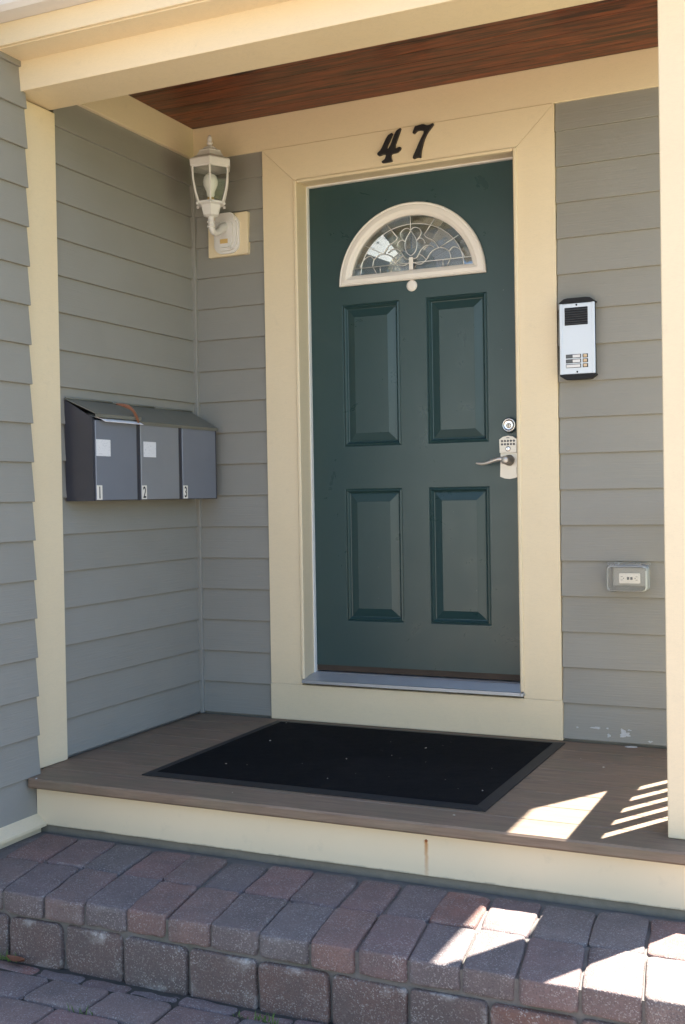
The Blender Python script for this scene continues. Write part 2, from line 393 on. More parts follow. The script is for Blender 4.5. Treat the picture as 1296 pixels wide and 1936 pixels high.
# the two rows of the tread run slightly askew; joints listed where the rows meet
mx_ = [-.335, -.189, -.042, .100, .243, .375, .510, .657, .805, .932, 1.065, 1.198, 1.333, 1.476, 1.615, 1.755, 1.89, 2.03, 2.17, 2.31]
def kf(x_): return .25-.10*min(1, max(0, (x_+.2)/.9))
def kb(x_): return .19-.07*min(1, max(0, (x_+.2)/1.0))
lx = [-.31, -.109, .082, .282, .487, .694, .897, 1.102, 1.303, 1.509, 1.71, 1.915, 2.12, 2.33]
for a, b in zip(mx_[:-1], mx_[1:]):
    k1, k2 = kf((a+b)/2), kb((a+b)/2); j1, j2 = random.uniform(-.003, .003), random.uniform(-.005, .005)
    sd += 1; lay_paver(step, a+.121*k1+.002+j1, b+.121*k1-.002+j1, -1.636+random.uniform(-.006, .004), -1.3965, SZ-.062, SZ+random.uniform(-.002, .003), 'paver', sd, 'brick', tilt=.012, shear=k1)
    sd += 1; lay_paver(step, a-.123*k2+.002+j2, b-.123*k2-.002+j2, -1.3925, -1.155+random.uniform(-.012, .006), SZ-.062, SZ+random.uniform(-.003, .003), 'paver', sd, 'brick', tilt=.012, shear=k2)
sd += 1; lay_paver(step, -.412, -.335-.123*kb(-.3)-.002, -1.3925, -1.17, SZ-.08, SZ-.010, 'paver', sd, 'brick', tilt=.01)
sd += 1; lay_paver(step, -.412, -.335+.121*kf(-.3)-.002, -1.634, -1.3965, SZ-.07, SZ-.004, 'paver', sd, 'brick', tilt=.01, shear=.1)
for a, b in zip(lx[:-1], lx[1:]):
    sd += 1; lay_paver(step, a+.004, b-.004, -1.640+random.uniform(-.004, .004), -1.55, GZ-.02, SZ-.070+random.uniform(-.004, .002), 'paver_face_shaded', sd, 'brick', tilt=.014, plan=(0, 2, 1))
sd += 1; lay_paver(step, -.418, -.318, -1.638, -1.55, GZ-.02, SZ-.074, 'paver_face_shaded', sd, 'brick', plan=(0, 2, 1))

# ------------------------------------------------------------------ house: walls, clapboards, trim
house = thing('house', (0.6, 0.0, GZ), 'grey clapboard house with cream trim around a recessed entrance', 'house')
XR = 1.735      # right corner of the house
# back wall slab with the door opening, upper storey, side and rear walls
wall = MB()
wall.box(-.52, -.02, .032, .20, GZ-.03, 5.6); wall.box(.95, XR, .032, .20, GZ-.03, 5.6)
wall.box(-.02, .95, .032, .20, 2.235, 5.6); wall.box(-.02, .95, .032, .20, GZ-.03, .16)
bw = wall.build('entrance_wall', 'siding', house)
lw = MB().box(-.70, -.512, -1.1005, .032, GZ-.03, 5.6).box(-.70, -.464, -1.95, -1.1010, GZ-.03, 5.6).build('wing_wall', 'siding', house)
MB().box(-6, -.70, -1.95, -1.80, GZ-.03, 5.6).box(-6, -5.85, -1.80, 8, GZ-.03, 5.6).box(-5.85, XR, 7.85, 8, GZ-.03, 5.6).box(XR-.15, XR, .20, 7.85, GZ-.03, 5.6).build('outer_wall', 'siding', house)
rf = MB().poly([(-6.3, -2.25, 5.55), (-.3, -2.25, 5.55), (-.3, -.3, 5.55), (XR+.1, -.3, 5.55), (XR+.1, 8.3, 5.55), (-6.3, 8.3, 5.55),
                (-6.3, -2.25, 5.68), (-.3, -2.25, 5.68), (-.3, -.3, 5.68), (XR+.1, -.3, 5.68), (XR+.1, 8.3, 5.68), (-6.3, 8.3, 5.68), (-2.6, .9, 7.4), (-2.6, 4.6, 7.4)],
               [(0, 5, 4, 3, 2, 1), (0, 1, 7, 6), (1, 2, 8, 7), (2, 3, 9, 8), (3, 4, 10, 9), (4, 5, 11, 10), (5, 0, 6, 11),
                (6, 7, 12), (7, 8, 12), (8, 9, 12), (9, 10, 13, 12), (10, 11, 13), (11, 6, 12, 13)]).build('roof', 'shingle', house)
MB().box(-.7, 1.58, .201, 4, .10, .16).box(-.7, 1.58, 4, 4.1, .16, 2.6).box(-.85, -.7, .201, 4.1, .16, 2.6).box(-.7, 1.58, .201, 4.1, 2.6, 2.7).build('hallway', 'interior', house)

PITCHZ = .1315
def board_mesh(L, axis):
    # profile (out, up): feathered lap board, thick lower edge
    pr = [(-.004, 0), (.0165, 0), (.0175, .0012), (.0050, .148), (-.004, .148)]
    mb = MB(); n = len(pr)
    if axis == 'y': v = [(d, t, z) for t in (0, L) for d, z in pr]
    else: v = [(t, -d, z) for t in (0, L) for d, z in pr]
    mb.poly(v, [list(range(n)), list(range(n, 2*n))[::-1]]+[(i, (i+1) % n, n+(i+1) % n, n+i) for i in range(n)]); return mb
def boards(parent, axis, start, L, plane, k0, k1, dz=0):
    proto = None; base = Vector(parent['_org'])
    for k in range(k0, k1):
        z = .010+dz+PITCHZ*k+random.uniform(-.0012, .0012)
        loc = (plane, start, z) if axis == 'y' else (start, plane, z)
        if proto is None:
            mb = board_mesh(L, axis); proto = mb.build('clapboard', 'siding', None, (0, 0, 0)); o = proto
            o.parent = parent
        else: o = proto.copy(); COL.objects.link(o)
        o.location = Vector(loc)-base; o.rotation_euler = (0, random.uniform(-1, 1)*.0006, 0) if axis != 'y' else (random.uniform(-1, 1)*.0006, 0, 0)
LP = -.502
boards(lw, 'y', -1.95, 1.95-1.101, -.4525, -1, 24, -.012)       # in front of the pilaster
boards(lw, 'y', -.898, .902, LP, 0, 18)              # inside the porch
boards(bw, 'x', -.476, .476-.148, .022, 0, 18)       # left of the door
boards(bw, 'x', 1.0775, XR-.012-1.0775, .022, 0, 18) # right of the door
B(-.506, -.474, -.006, .030, .002, 2.36, b=.002).build('corner_strip', 'siding', house)
B(XR-.012, XR+.012, .006, .12, GZ, 2.347, b=.003).build('corner_board', 'cream', house)
# water table along the wing wall
MB().prism([(-.463, -.115), (-.436, -.129), (-.400, -.154), (-.397, -.157), (-.397, -.167), (-.420, -.170), (-.420, -.36), (-.463, -.36)], -1.95, -1.1222, 'y').build('water_table', 'cream', house)
B(-.56, -.428, -1.972, -1.9505, GZ, 5.5, b=.003).build('corner_board', 'cream', house)
# frieze boards under the porch ceiling
B(-.506, XR+.012, .004, .034, 2.349, 2.488, b=.002).build('frieze_board', 'cream', house)
B(-.512, -.477, -.9255, .020, 2.360, 2.488, b=.002).build('frieze_board', 'cream', house)
# pilaster on the wing wall
B(-.512, -.477, -1.0995, -.9036, 0.001, 2.2835, b=.0025).build('pilaster', 'cream', house)
# door casing, mitred
cas = MB().prism([(-.145, 2.347), (1.075, 2.347), (.9305, 2.2075), (-.0005, 2.2075)], 0, .032).build('head_casing', 'cream', house)
MB().prism([(-.145, .1500), (-.001, .1500), (-.001, 2.2065), (-.145, 2.3455)], .0008, .032).build('side_casing', 'cream', house)
MB().prism([(.931, .1500), (1.075, .1500), (1.075, 2.3455), (.931, 2.2065)], .0008, .032).build('side_casing', 'cream', house)
B(-.147, 1.077, -.0015, .032, .001, .1490, b=.002).build('kick_board', 'cream', house)
# stop bead and jamb lining
B(-.003, .012, -.006, .03, .172, 2.2085, b=.004).build('bead', 'cream', house)
B(.918, .933, -.006, .03, .172, 2.2085, b=.004).build('bead', 'cream', house)
B(.0125, .9175, -.006, .03, 2.195, 2.2085, b=.004).build('bead', 'cream', house)
B(-.02, .008, .0305, .19, .16, 2.205).build('jamb', 'cream', house)
B(.922, .95, .0305, .19, .16, 2.205).build('jamb', 'cream', house)
B(.0085, .9215, .0305, .19, 2.203, 2.2345).build('jamb', 'cream', house)
B(.0082, .0135, .094, .113, .185, 2.2025).build('weatherstrip', 'weatherstrip', house)
B(.9165, .9218, .094, .113, .185, 2.2025).build('weatherstrip', 'weatherstrip', house)
B(.0140, .9160, .094, .113, 2.1965, 2.2025).build('weatherstrip', 'weatherstrip', house)
# ribbed metal threshold
pf = [(-.022, .160), (-.022, .172)]
for i in range(9):
    yy = -.018+i*.0125; zz = .173+i*.0016; pf += [(yy, zz), (yy+.008, zz+.001), (yy+.009, zz-.0018), (yy+.0115, zz-.0015)]
pf += [(.10, .190), (.15, .192), (.15, .160)]
MB().prism(pf, .0085, .9215, 'x').build('threshold', 'sill_metal', house)
B(.9217, .934, -.022, .028, .158, .1715, b=.002).build('threshold', 'sill_metal', house)
# patches of bare undercoat where the bottom board is flaking
for cx, cz, a, b in ((1.196, .056, .017, .0035), (1.301, .040, .017, .012), (1.292, .054, .005, .005), (1.244, .031, .0055, .006), (1.239, .057, .004, .0025), (1.318, .056, .006, .002), (1.129, .053, .0035, .0025), (1.392, .020, .007, .003)):
    k = 26; ph = random.uniform(0, 9); pts = []
    for i in range(k):
        q = 1+.28*math.sin(3*2*math.pi*i/k+ph)+.2*math.sin(7*2*math.pi*i/k+2*ph)+random.uniform(-.14, .14)
        pts.append((cx+a*q*math.cos(2*math.pi*i/k), cz+b*q*math.sin(2*math.pi*i/k)))
    yy = .0045+(cz-.011)*.085-.0004
    MB().prism(pts, yy-.0005, yy+.004).build('bare_patch', 'paint_chip', house)

# ------------------------------------------------------------------ porch
porch = thing('porch', (0.65, -.58, GZ), 'cream trimmed porch with wooden deck and stained board ceiling', 'porch')
yb = -1.165
for i in range(8):
    y0 = yb+i*.1463; y1 = y0+.1425
    if i == 0:
        MB().prism([(y0+.004, 0), (y0, -.006), (y0, -.028), (y0+.005, -.034), (y1, -.034), (y1, -.002), (y1-.002, 0)], -.434, 1.80, 'x').box(-.476, -.4342, -1.0985, y1, -.030, -.0004).build('deck_board', 'deck', porch, ((.65, (y0+y1)/2, -.02)))
    else:
        y1 = min(y1, .02)
        MB().prism([(y0+.002, 0), (y0, -.002), (y0, -.03), (y1, -.03), (y1, -.002), (y1-.002, 0)], -.496, 1.80, 'x').build('deck_board', 'deck', porch, ((.65, (y0+y1)/2, -.02)))
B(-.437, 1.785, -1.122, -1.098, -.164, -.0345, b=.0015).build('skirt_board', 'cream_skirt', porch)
B(1.765, 1.7852, -1.0975, .0, -.164, -.0345).build('skirt_board', 'cream', porch)
B(-.465, 1.77, -1.112, .03, GZ-.02, -.1655).build('concrete_base', 'concrete', porch)
B(-.49, 1.76, -1.0, .0, -.16, -.040).build('joist', 'black_plastic', porch)
MB().lathe((.9585, -1.1222, -.063), [(.0045, 0), (.004, .0012), (.002, .0018)], 10, axis='y').build('nail_head', 'rust', porch)
B(1.617, 1.772, -1.058, -.9036, .001, 2.2835, b=.0025).build('post', 'cream', porch)
# beam, eaves
B(-.505, 1.80, -1.1195, -.926, 2.288, 2.484).build('beam', 'cream', porch)
B(-.4555, 1.80, -1.125, -1.1196, 2.2845, 2.386, b=.0015).build('beam_face', 'cream', porch)
B(-.4555, 1.823, -1.234, -1.1198, 2.3835, 2.398).build('soffit', 'cream', porch)
B(1.801, 1.823, -1.1195, .30, 2.384, 2.3985).build('soffit', 'cream', porch)
B(-.4555, 1.823, -1.246, -1.2345, 2.388, 2.459, b=.0015).build('fascia', 'cream', porch)
B(1.8235, 1.834, -1.246, .30, 2.388, 2.459, b=.0015).build('fascia', 'cream', porch)
MB().prism([(-1.236, 2.4595), (-1.312, 2.4595), (-1.328, 2.472), (-1.335, 2.497), (-1.358, 2.517), (-1.365, 2.542), (-1.365, 2.557), (-1.236, 2.557)], -.4555, 1.93, 'x').build('gutter', 'white_metal', porch)
MB().poly([(-.4555, -1.375, 2.562), (1.86, -1.375, 2.562), (1.86, .30, 2.562), (-.4555, .30, 2.562), (-.4555, .03, 2.95), (1.30, .03, 2.95)],
          [(0, 1, 5, 4), (1, 2, 5), (2, 3, 4, 5), (0, 4, 3), (0, 3, 2, 1)]).build('roof', 'shingle', porch)
# ceiling planks
ceil = B(-.50, 1.80, -.96, .03, 2.500, 2.56).build('ceiling_panel', 'stained_wood', porch)
pw = .0874; 
pm = MB().prism([(-pw/2+.0014, 0), (pw/2-.0014, 0), (pw/2-.0003, .0014), (pw/2-.0003, .014), (-pw/2+.0003, .014), (-pw/2+.0003, .0014)], -1.14, 1.14, 'x')
proto = None
for i in range(11):
    yc = .0005-pw*(i+.5)
    if proto is None: proto = pm.build('ceiling_plank', 'stained_wood', None, (0, 0, 0)); o = proto; o.parent = ceil
    else: o = proto.copy(); COL.objects.link(o)
    o.location = Vector((.664, yc, 2.4855))-Vector(ceil['_org'])
# side railing (its shadow falls on the deck)
rail = B(1.604, 1.681, -.9030, .0055, .862, .902, b=.006).build('railing', 'cream', porch)
B(1.622, 1.662, -.9030, .0055, .07, .115, b=.004).build('rail', 'cream', rail)
bmesh_b = MB().box(-.015, .015, -.015, .015, .1155, .8615); proto = None
for i in range(7):
    if proto is None: proto = bmesh_b.build('baluster', 'cream', None, (0, 0, 0)); o = proto; o.parent = rail
    else: o = proto.copy(); COL.objects.link(o)
    o.location = Vector((1.642, -.842+i*.131, 0))-Vector(rail['_org'])

# ------------------------------------------------------------------ front door
YD = .111
door = thing('front_door', (.465, .13, .19), 'dark green panelled entry door with arched leaded window', 'door')
slab = MB()
X0, X1, Z0, Z1 = .0138, .9162, .2180, 2.1962
panels = [(.156, .410, 1.121, 1.702), (.523, .772, 1.121, 1.702), (.156, .408, .404, .948), (.523, .776, .404, .948)]
fcx, fz = .4625, 1.776
xs = sorted({X0, X1, *[p[0] for p in panels], *[p[1] for p in panels]})
xs = [X0, .156, .409, .523, .774, X1]; zs = [Z0, .404, .948, 1.121, 1.702, fz]
for i in range(5):
    for j in range(5):
        if i in (1, 3) and j in (1, 3): continue
        a, b, c, d = xs[i], xs[i+1], zs[j], zs[j+1]
        slab.poly([(a, YD, c), (b, YD, c), (b, YD, d), (a, YD, d)], [(0, 1, 2, 3)])
# face above the panels, cut round the arched opening
NA = 28; ro = .300
arc = [(fcx+ro*math.cos(math.pi*k/NA), fz+ro*math.sin(math.pi*k/NA)*.985) for k in range(NA+1)]
def edge_pt(k):
    a = math.pi*k/NA; dx, dz = math.cos(a), math.sin(a); ts = []
    if dx > 1e-6: ts.append((X1-fcx)/dx)
    if dx < -1e-6: ts.append((X0-fcx)/dx)
    if dz > 1e-6: ts.append((Z1-fz)/dz)
    t = min(ts); return (fcx+dx*t, fz+dz*t)
for k in range(NA):
    e0, e1 = edge_pt(k), edge_pt(k+1); q = [arc[k], e0, e1, arc[k+1]]
    if abs(e0[0]-X1) < 1e-4 and abs(e1[1]-Z1) < 1e-4: q = [arc[k], e0, (X1, Z1), e1, arc[k+1]]
    if abs(e0[1]-Z1) < 1e-4 and abs(e1[0]-X0) < 1e-4: q = [arc[k], e0, (X0, Z1), e1, arc[k+1]]
    slab.poly([(p[0], YD, p[1]) for p in q], [list(range(len(q)))])
    slab.poly([(arc[k][0], YD, arc[k][1]), (arc[k+1][0], YD, arc[k+1][1]), (arc[k+1][0], YD+.044, arc[k+1][1]), (arc[k][0], YD+.044, arc[k][1])], [(0, 1, 2, 3)])
for q in ([(X0, Z0), (X0, Z1)], [(X0, Z1), (X1, Z1)], [(X1, Z1), (X1, Z0)], [(X1, Z0), (X0, Z0)]):
    (a, b), (c, d) = q; slab.poly([(a, YD, b), (c, YD, d), (c, YD+.044, d), (a, YD+.044, b)], [(0, 1, 2, 3)])
slab.poly([(X0, YD+.0445, Z0), (X1, YD+.0445, Z0), (X1, YD+.0445, fz), (X0, YD+.0445, fz)], [(0, 1, 2, 3)])
slab.poly([(X0, YD+.0445, fz), (fcx-.3, YD+.0445, fz), (fcx-.3, YD+.0445, Z1), (X0, YD+.0445, Z1)], [(0, 1, 2, 3)])
slab.poly([(fcx+.3, YD+.0445, fz), (X1, YD+.0445, fz), (X1, YD+.0445, Z1), (fcx+.3, YD+.0445, Z1)], [(0, 1, 2, 3)])
slab.build('door_leaf', 'door_green', door)
for (a, b, c, d) in [(xs[1], xs[2], zs[3], zs[4]), (xs[3], xs[4], zs[3], zs[4]), (xs[1], xs[2], zs[1], zs[2]), (xs[3], xs[4], zs[1], zs[2])]:
    steps = [(0, 0), (.003, .0035), (.007, .0005), (.010, -.001), (.014, .004), (.018, .0105), (.021, .0115), (.024, .010), (.052, .0012), (.0535, .0004)]
    mb = MB(); prev = None; rings = []
    for ins, dep in steps: rings.append([(a+ins, YD+dep, c+ins), (b-ins, YD+dep, c+ins), (b-ins, YD+dep, d-ins), (a+ins, YD+dep, d-ins)])
    v = [p for r_ in rings for p in r_]; f = []
    for i in range(len(rings)-1):
        for j in range(4): f.append((i*4+j, i*4+(j+1) % 4, (i+1)*4+(j+1) % 4, (i+1)*4+j))
    f.append([(len(rings)-1)*4+j for j in range(4)]); mb.poly(v, f).build('panel', 'door_green', door)
# arched window: moulded white frame, panes, cames
fan = None
def fan_outline(r, zb, k=32, hs=.985):
    a0 = math.asin(max(0, min(1, (zb-fz)/(r*hs)))); out = []
    for i in range(k+1):
        a = a0+(math.pi-2*a0)*i/k; out.append((fcx+r*math.cos(a), fz+r*hs*math.sin(a)))
    return out
prof = [(.3125, .0005, .0), (.3125, .0, .012), (.3085, .003, .016), (.303, .006, .014), (.297, .009, .017), (.283, .022, .019), (.276, .029, .015), (.270, .033, .013), (.262, .040, .006), (.262, .040, -.02)]
rings = []
for r_, zb, dep in prof: rings.append([(x_, YD-dep, z_) for x_, z_ in fan_outline(r_, fz+zb)])
K = len(rings[0]); mb = MB(); v = [p for q in rings for p in q]; f = []
for i in range(len(rings)-1):
    for j in range(K): f.append((i*K+j, i*K+(j+1) % K, (i+1)*K+(j+1) % K, (i+1)*K+j))
fan = mb.poly(v, f).build('fan_window', 'white_plastic', door); fan['label'] = 'white half round window frame with leaded glass'
for p in fan.data.polygons: p.use_smooth = False
gb = fz+.040; gcx = fcx; GA, GB = .262, .219
YG = YD+.004
def ell(s, a): return (gcx+GA*s*math.cos(a), gb+GB*s*math.sin(a))
def pane(pts, seed):
    rr = random.Random(seed); cx = sum(p[0] for p in pts)/len(pts); cz = sum(p[1] for p in pts)/len(pts)
    tx, tz = rr.uniform(-.07, .07), rr.uniform(-.12, .10); n = len(pts); v = []
    for t in (0, .004):
        for x_, z_ in pts: v.append((x_, YG+t+(x_-cx)*tx+(z_-cz)*tz, z_))
    MB().poly(v, [list(range(n)), list(range(n, 2*n))[::-1]]+[(i, (i+1) % n, n+(i+1) % n, n+i) for i in range(n)]).build('pane', 'door_glass', fan)
ANG = [0, 28, 57, 90, 123, 152, 180]; s1 = .84
zlow = gb+.029
for i in range(6):
    a0, a1 = R(ANG[i]), R(ANG[i+1]); k = 6
    pane([ell(1.0, a0+(a1-a0)*j/k) for j in range(k+1)]+[ell(s1, a1-(a1-a0)*j/k) for j in range(k+1)], i+1)
    pane([ell(s1, a0+(a1-a0)*j/k) for j in range(k+1)]+[ell(.40, a1-(a1-a0)*j/k) for j in range(k+1)], i+11)
for i, (a0, a1) in enumerate(((0, 60), (60, 120), (120, 180))):
    pane([ell(.40, R(a0+(a1-a0)*j/6)) for j in range(7)]+[(gcx, gb)], i+31)
def came(pts, r=.0019):
    MB().tube([(x_, YG-.0035, z_) for x_, z_ in pts], r, 6, flat=1.0).build('came', 'came', fan)
def mir(p): return [(2*gcx-x_, z_) for x_, z_ in p]
C0 = gcx-.469
def sh(p): return [(x_+C0, z_) for x_, z_ in p]
def sm(p): return [(q.x, q.y) for q in smooth_pts([(x_, z_, 0) for x_, z_ in p], 4)]
came([(gcx-.252, 1.845), (gcx+.252, 1.845)])
came([ell(s1, R(180*i/36)) for i in range(37)])
came([(gcx, 2.034), (gcx, 1.976)])
for p in ([(.368, 2.008), (.412, 1.951)], [(.269, 1.934), (.351, 1.892)], [(.335, 1.845), (.335, 1.818)],
          sm([(.471, 1.976), (.449, 1.943), (.443, 1.915), (.451, 1.888), (.468, 1.874)]),
          sm([(.371, 1.896), (.388, 1.907), (.408, 1.906), (.425, 1.894), (.436, 1.877), (.447, 1.863), (.469, 1.860)]),
          sm([(.246, 1.847), (.262, 1.876), (.290, 1.890), (.309, 1.874)]), sm([(.351, 1.892), (.372, 1.922), (.400, 1.938), (.412, 1.951)]),
          sm([(.444, 1.932), (.425, 1.955), (.430, 1.975), (.452, 1.985), (.469, 1.976)]), [(.302, 1.848), (.318, 1.818)], sm([(.404, 1.852), (.420, 1.868), (.436, 1.877)]),
          sm([(.408, 1.917), (.415, 1.932), (.430, 1.940), (.444, 1.932)]),
          sm([(.302, 1.848), (.309, 1.874), (.334, 1.891), (.361, 1.891), (.387, 1.876), (.404, 1.852), (.424, 1.838), (.444, 1.839), (.469, 1.852)])):
    came(sh(p)); came(mir(sh(p)))
MB().box(gcx-.009, gcx+.009, YG-.006, YG-.0035, 1.818, 1.868, b=.001).build('came', 'white_plastic', fan)
for dy in (.016, .028):       # the sealed glazing either side of the leaded layer
    ov = fan_outline(.262, gb); MB().prism(ov, YG+dy, YG+dy+.003).build('pane', 'door_glass', fan)
# round peephole cover, sweep
MB().lathe((.4645, YD+.001, 1.754), [(.0225, 0), (.0225, .003), (.020, .006), (.012, .0075)], 28, axis='y').build('peephole_cover', 'white_plastic', door)
B(X0, X1, YD+.004, YD+.040, .1945, .2176).build('door_sweep', 'sweep', door)
# deadbolt
db = MB().lathe((.861, YD+.001, 1.181), [(.031, 0), (.031, .010), (.027, .019), (.0255, .024), (.021, .0245), (.021, .022), (.013, .0225)], 32, axis='y').build('deadbolt', 'chrome', door)
MB().lathe((.861, YD-.0215, 1.179), [(.011, 0), (.0105, .003), (.008, .004)], 20, axis='y').build('key_cylinder', 'nickel', db)
B(.8602, .8618, YD-.0262, YD-.0252, 1.172, 1.186).build('keyhole', 'black_plastic', db)
# keypad lever lock
kx = .858
lock = MB().prism([(kx-.037, .984), (kx-.020, .977), (kx, .974), (kx+.020, .977), (kx+.037, .984), (kx+.035, 1.04), (kx+.034, 1.075), (kx-.034, 1.075), (kx-.035, 1.04)], YD-.012, YD+.001).build('keypad_lock', 'nickel', door)
MB().prism([(kx-.029, .992), (kx, .985), (kx+.029, .992), (kx+.028, 1.02), (kx-.028, 1.02)], YD-.0145, YD-.0122).build('plate', 'nickel', lock)
MB().prism([(kx-.033, 1.0752), (kx+.033, 1.0752), (kx+.0345, 1.126), (kx+.02, 1.136), (kx, 1.140), (kx-.02, 1.136), (kx-.0345, 1.126)], YD-.026, YD+.001).build('keypad', 'nickel', lock)
for i in range(5):
    for j in range(2):
        MB().lathe((kx-.0235+i*.01175, YD-.0262, 1.120-j*.0125), [(.0044, 0), (.004, .0018), (.002, .0024)], 12, axis='y').build('key_button', 'key_rubber', lock)
MB().lathe((kx, YD-.0262, 1.0895), [(.010, 0), (.0095, .003), (.005, .0035)], 20, axis='y').build('key_cylinder', 'chrome', lock)
B(kx-.0012, kx+.0012, YD-.0310, YD-.0299, 1.085, 1.094).build('keyhole', 'black_plastic', lock)
B(kx-.006, kx+.006, YD-.0268, YD-.0261, 1.1305, 1.1335).build('emblem', 'key_rubber', lock)
MB().lathe((kx, YD-.012, 1.046), [(.0215, 0), (.021, .006), (.0135, .010), (.0125, .040), (.0150, .044), (.0155, .058), (.012, .062)], 24, axis='y').build('lever_hub', 'nickel', lock)
lp = smooth_pts([(kx, YD-.064, 1.047), (kx-.022, YD-.066, 1.050), (kx-.045, YD-.066, 1.045), (kx-.075, YD-.064, 1.036), (kx-.100, YD-.062, 1.034), (kx-.118, YD-.060, 1.037)], 4)
MB().tube(lp, [.0105*(1-.62*i/(len(lp)-1)) for i in range(len(lp))], 10, flat=.75).build('lever', 'nickel', lock)

# ------------------------------------------------------------------ house number
four = [(0.438, 2.331), (0.441, 2.327), (0.411, 2.274), (0.425, 2.271), (0.453, 2.334), (0.474, 2.345), (0.475, 2.341), (0.445, 2.269), (0.458, 2.268), (0.466, 2.272), (0.474, 2.271), (0.473, 2.263), (0.46, 2.252), (0.434, 2.25), (0.431, 2.241), (0.436, 2.225), (0.435, 2.22), (0.395, 2.219), (0.393, 2.226), (0.407, 2.233), (0.413, 2.25), (0.4, 2.254), (0.381, 2.249), (0.375, 2.255), (0.376, 2.262), (0.39, 2.271), (0.419, 2.323)]
seven = [(0.609, 2.343), (0.61, 2.337), (0.585, 2.312), (0.569, 2.282), (0.559, 2.248), (0.556, 2.233), (0.556, 2.218), (0.541, 2.222), (0.525, 2.217), (0.524, 2.226), (0.536, 2.249), (0.55, 2.277), (0.574, 2.317), (0.556, 2.324), (0.543, 2.324), (0.529, 2.314), (0.524, 2.317), (0.527, 2.326), (0.534, 2.342), (0.543, 2.342), (0.567, 2.346), (0.586, 2.337), (0.597, 2.339)]
def chaikin(p):
    o = []
    for i in range(len(p)):
        a, b = p[i], p[(i+1) % len(p)]; o += [(a[0]*.8+b[0]*.2, a[1]*.8+b[1]*.2), (a[0]*.2+b[0]*.8, a[1]*.2+b[1]*.8)]
    return o
for pts, lab in ((four, 'black iron house number digit four above the door'), (seven, 'black iron house number digit seven above the door')):
    c = (sum(p[0] for p in pts)/len(pts), -.006, sum(p[1] for p in pts)/len(pts))
    o = MB().prism(chaikin(pts), -.0125, -.0003).build('house_number', 'black_iron', None, c); tag(o, lab, 'house number', 'digits of the house number')

# ------------------------------------------------------------------ wall lantern
LC = (-.300, -.155)
lamp = thing('wall_lantern', (-.31, .0, 1.935), 'white six sided coach lantern on a cream block beside the door', 'lantern')
def hexl(prof, name, mat, par=lamp, n=6, sm=False, cap=True): return MB().lathe((LC[0], LC[1], 0), prof, n, sm, 0, 'z', cap).build(name, mat, par)
MB().box(-.407, -.216, -.006, .02, 1.932, 2.108, b=.002).build('mounting_block', 'cream', lamp)
MB().prism(rrect(-.372, -.252, 1.940, 2.098, .040, 7), -.016, -.0062).build('back_plate', 'white_metal', lamp)
MB().prism(rrect(-.364, -.260, 1.950, 2.088, .036, 7), -.026, -.0162).build('back_plate', 'white_metal', lamp)
MB().prism(rrect(-.352, -.272, 1.962, 2.076, .030, 7), -.036, -.0262).build('back_plate', 'white_metal', lamp)
MB().prism(rrect(-.358, -.266, 2.060, 2.106, .022, 5), -.030, -.0161).build('back_plate', 'white_metal', lamp)
B(-.330, -.294, -.0385, -.0362, 1.978, 1.996).build('warning_sticker', 'brass_sticker', lamp)
for px, pz in ((-.285, 1.958), (-.335, 2.066)): MB().lathe((px, -.036, pz), [(.004, 0), (.0035, .003), (.001, .004)], 10, axis='y').build('screw', 'white_metal', lamp)
arm = smooth_pts([(LC[0], LC[1], 2.066), (LC[0], LC[1], 2.035), (LC[0], LC[1]+.004, 2.012), (LC[0]-.002, LC[1]+.026, 2.003), (-.306, LC[1]+.065, 2.014), (-.309, -.062, 2.034), (-.311, -.030, 2.046)], 5)
MB().tube(arm, [.0125+.018*max(0, (i-len(arm)*.5)/len(arm)) for i in range(len(arm))], 12).build('arm', 'white_metal', lamp)
for z in (2.040, 2.022): MB().lathe((LC[0], LC[1], z), [(.012, -.004), (.0165, -.003), (.0165, .003), (.012, .004)], 16).build('collar', 'white_metal', lamp)
hexl([(.020, 2.060), (.034, 2.066), (.044, 2.104), (.058, 2.110), (.058, 2.118), (.030, 2.1185)], 'cup', 'white_metal')
hexl([(.030, 2.252), (.082, 2.250), (.090, 2.256), (.093, 2.278), (.090, 2.284), (.062, 2.300), (.050, 2.318), (.049, 2.324), (.038, 2.328), (.026, 2.336)], 'cap', 'white_metal')
MB().lathe((LC[0], LC[1], 0), [(.026, 2.335), (.024, 2.340), (.010, 2.342), (.0095, 2.352), (.0125, 2.356), (.0125, 2.359), (.0085, 2.362), (.010, 2.368), (.0095, 2.380), (.003, 2.391)], 16).build('finial', 'white_metal', lamp)
for k in range(6):
    a = R(60*k); c, s_ = math.cos(a), math.sin(a)
    pts = smooth_pts([(LC[0]+r_*c, LC[1]+r_*s_, z) for r_, z in ((.080, 2.252), (.0805, 2.230), (.078, 2.200), (.070, 2.160), (.058, 2.122), (.055, 2.112))], 3)
    MB().tube(pts, .0042, 8).build('rib', 'white_metal', lamp)
    MB().lathe((LC[0]+.062*c, LC[1]+.062*s_, 2.108), [(.004, -.006), (.006, 0), (.004, .006)], 8).build('knob', 'white_metal', lamp)
gp = [(.0765, 2.2495), (.0770, 2.230), (.0745, 2.200), (.0665, 2.160), (.0545, 2.1225)]
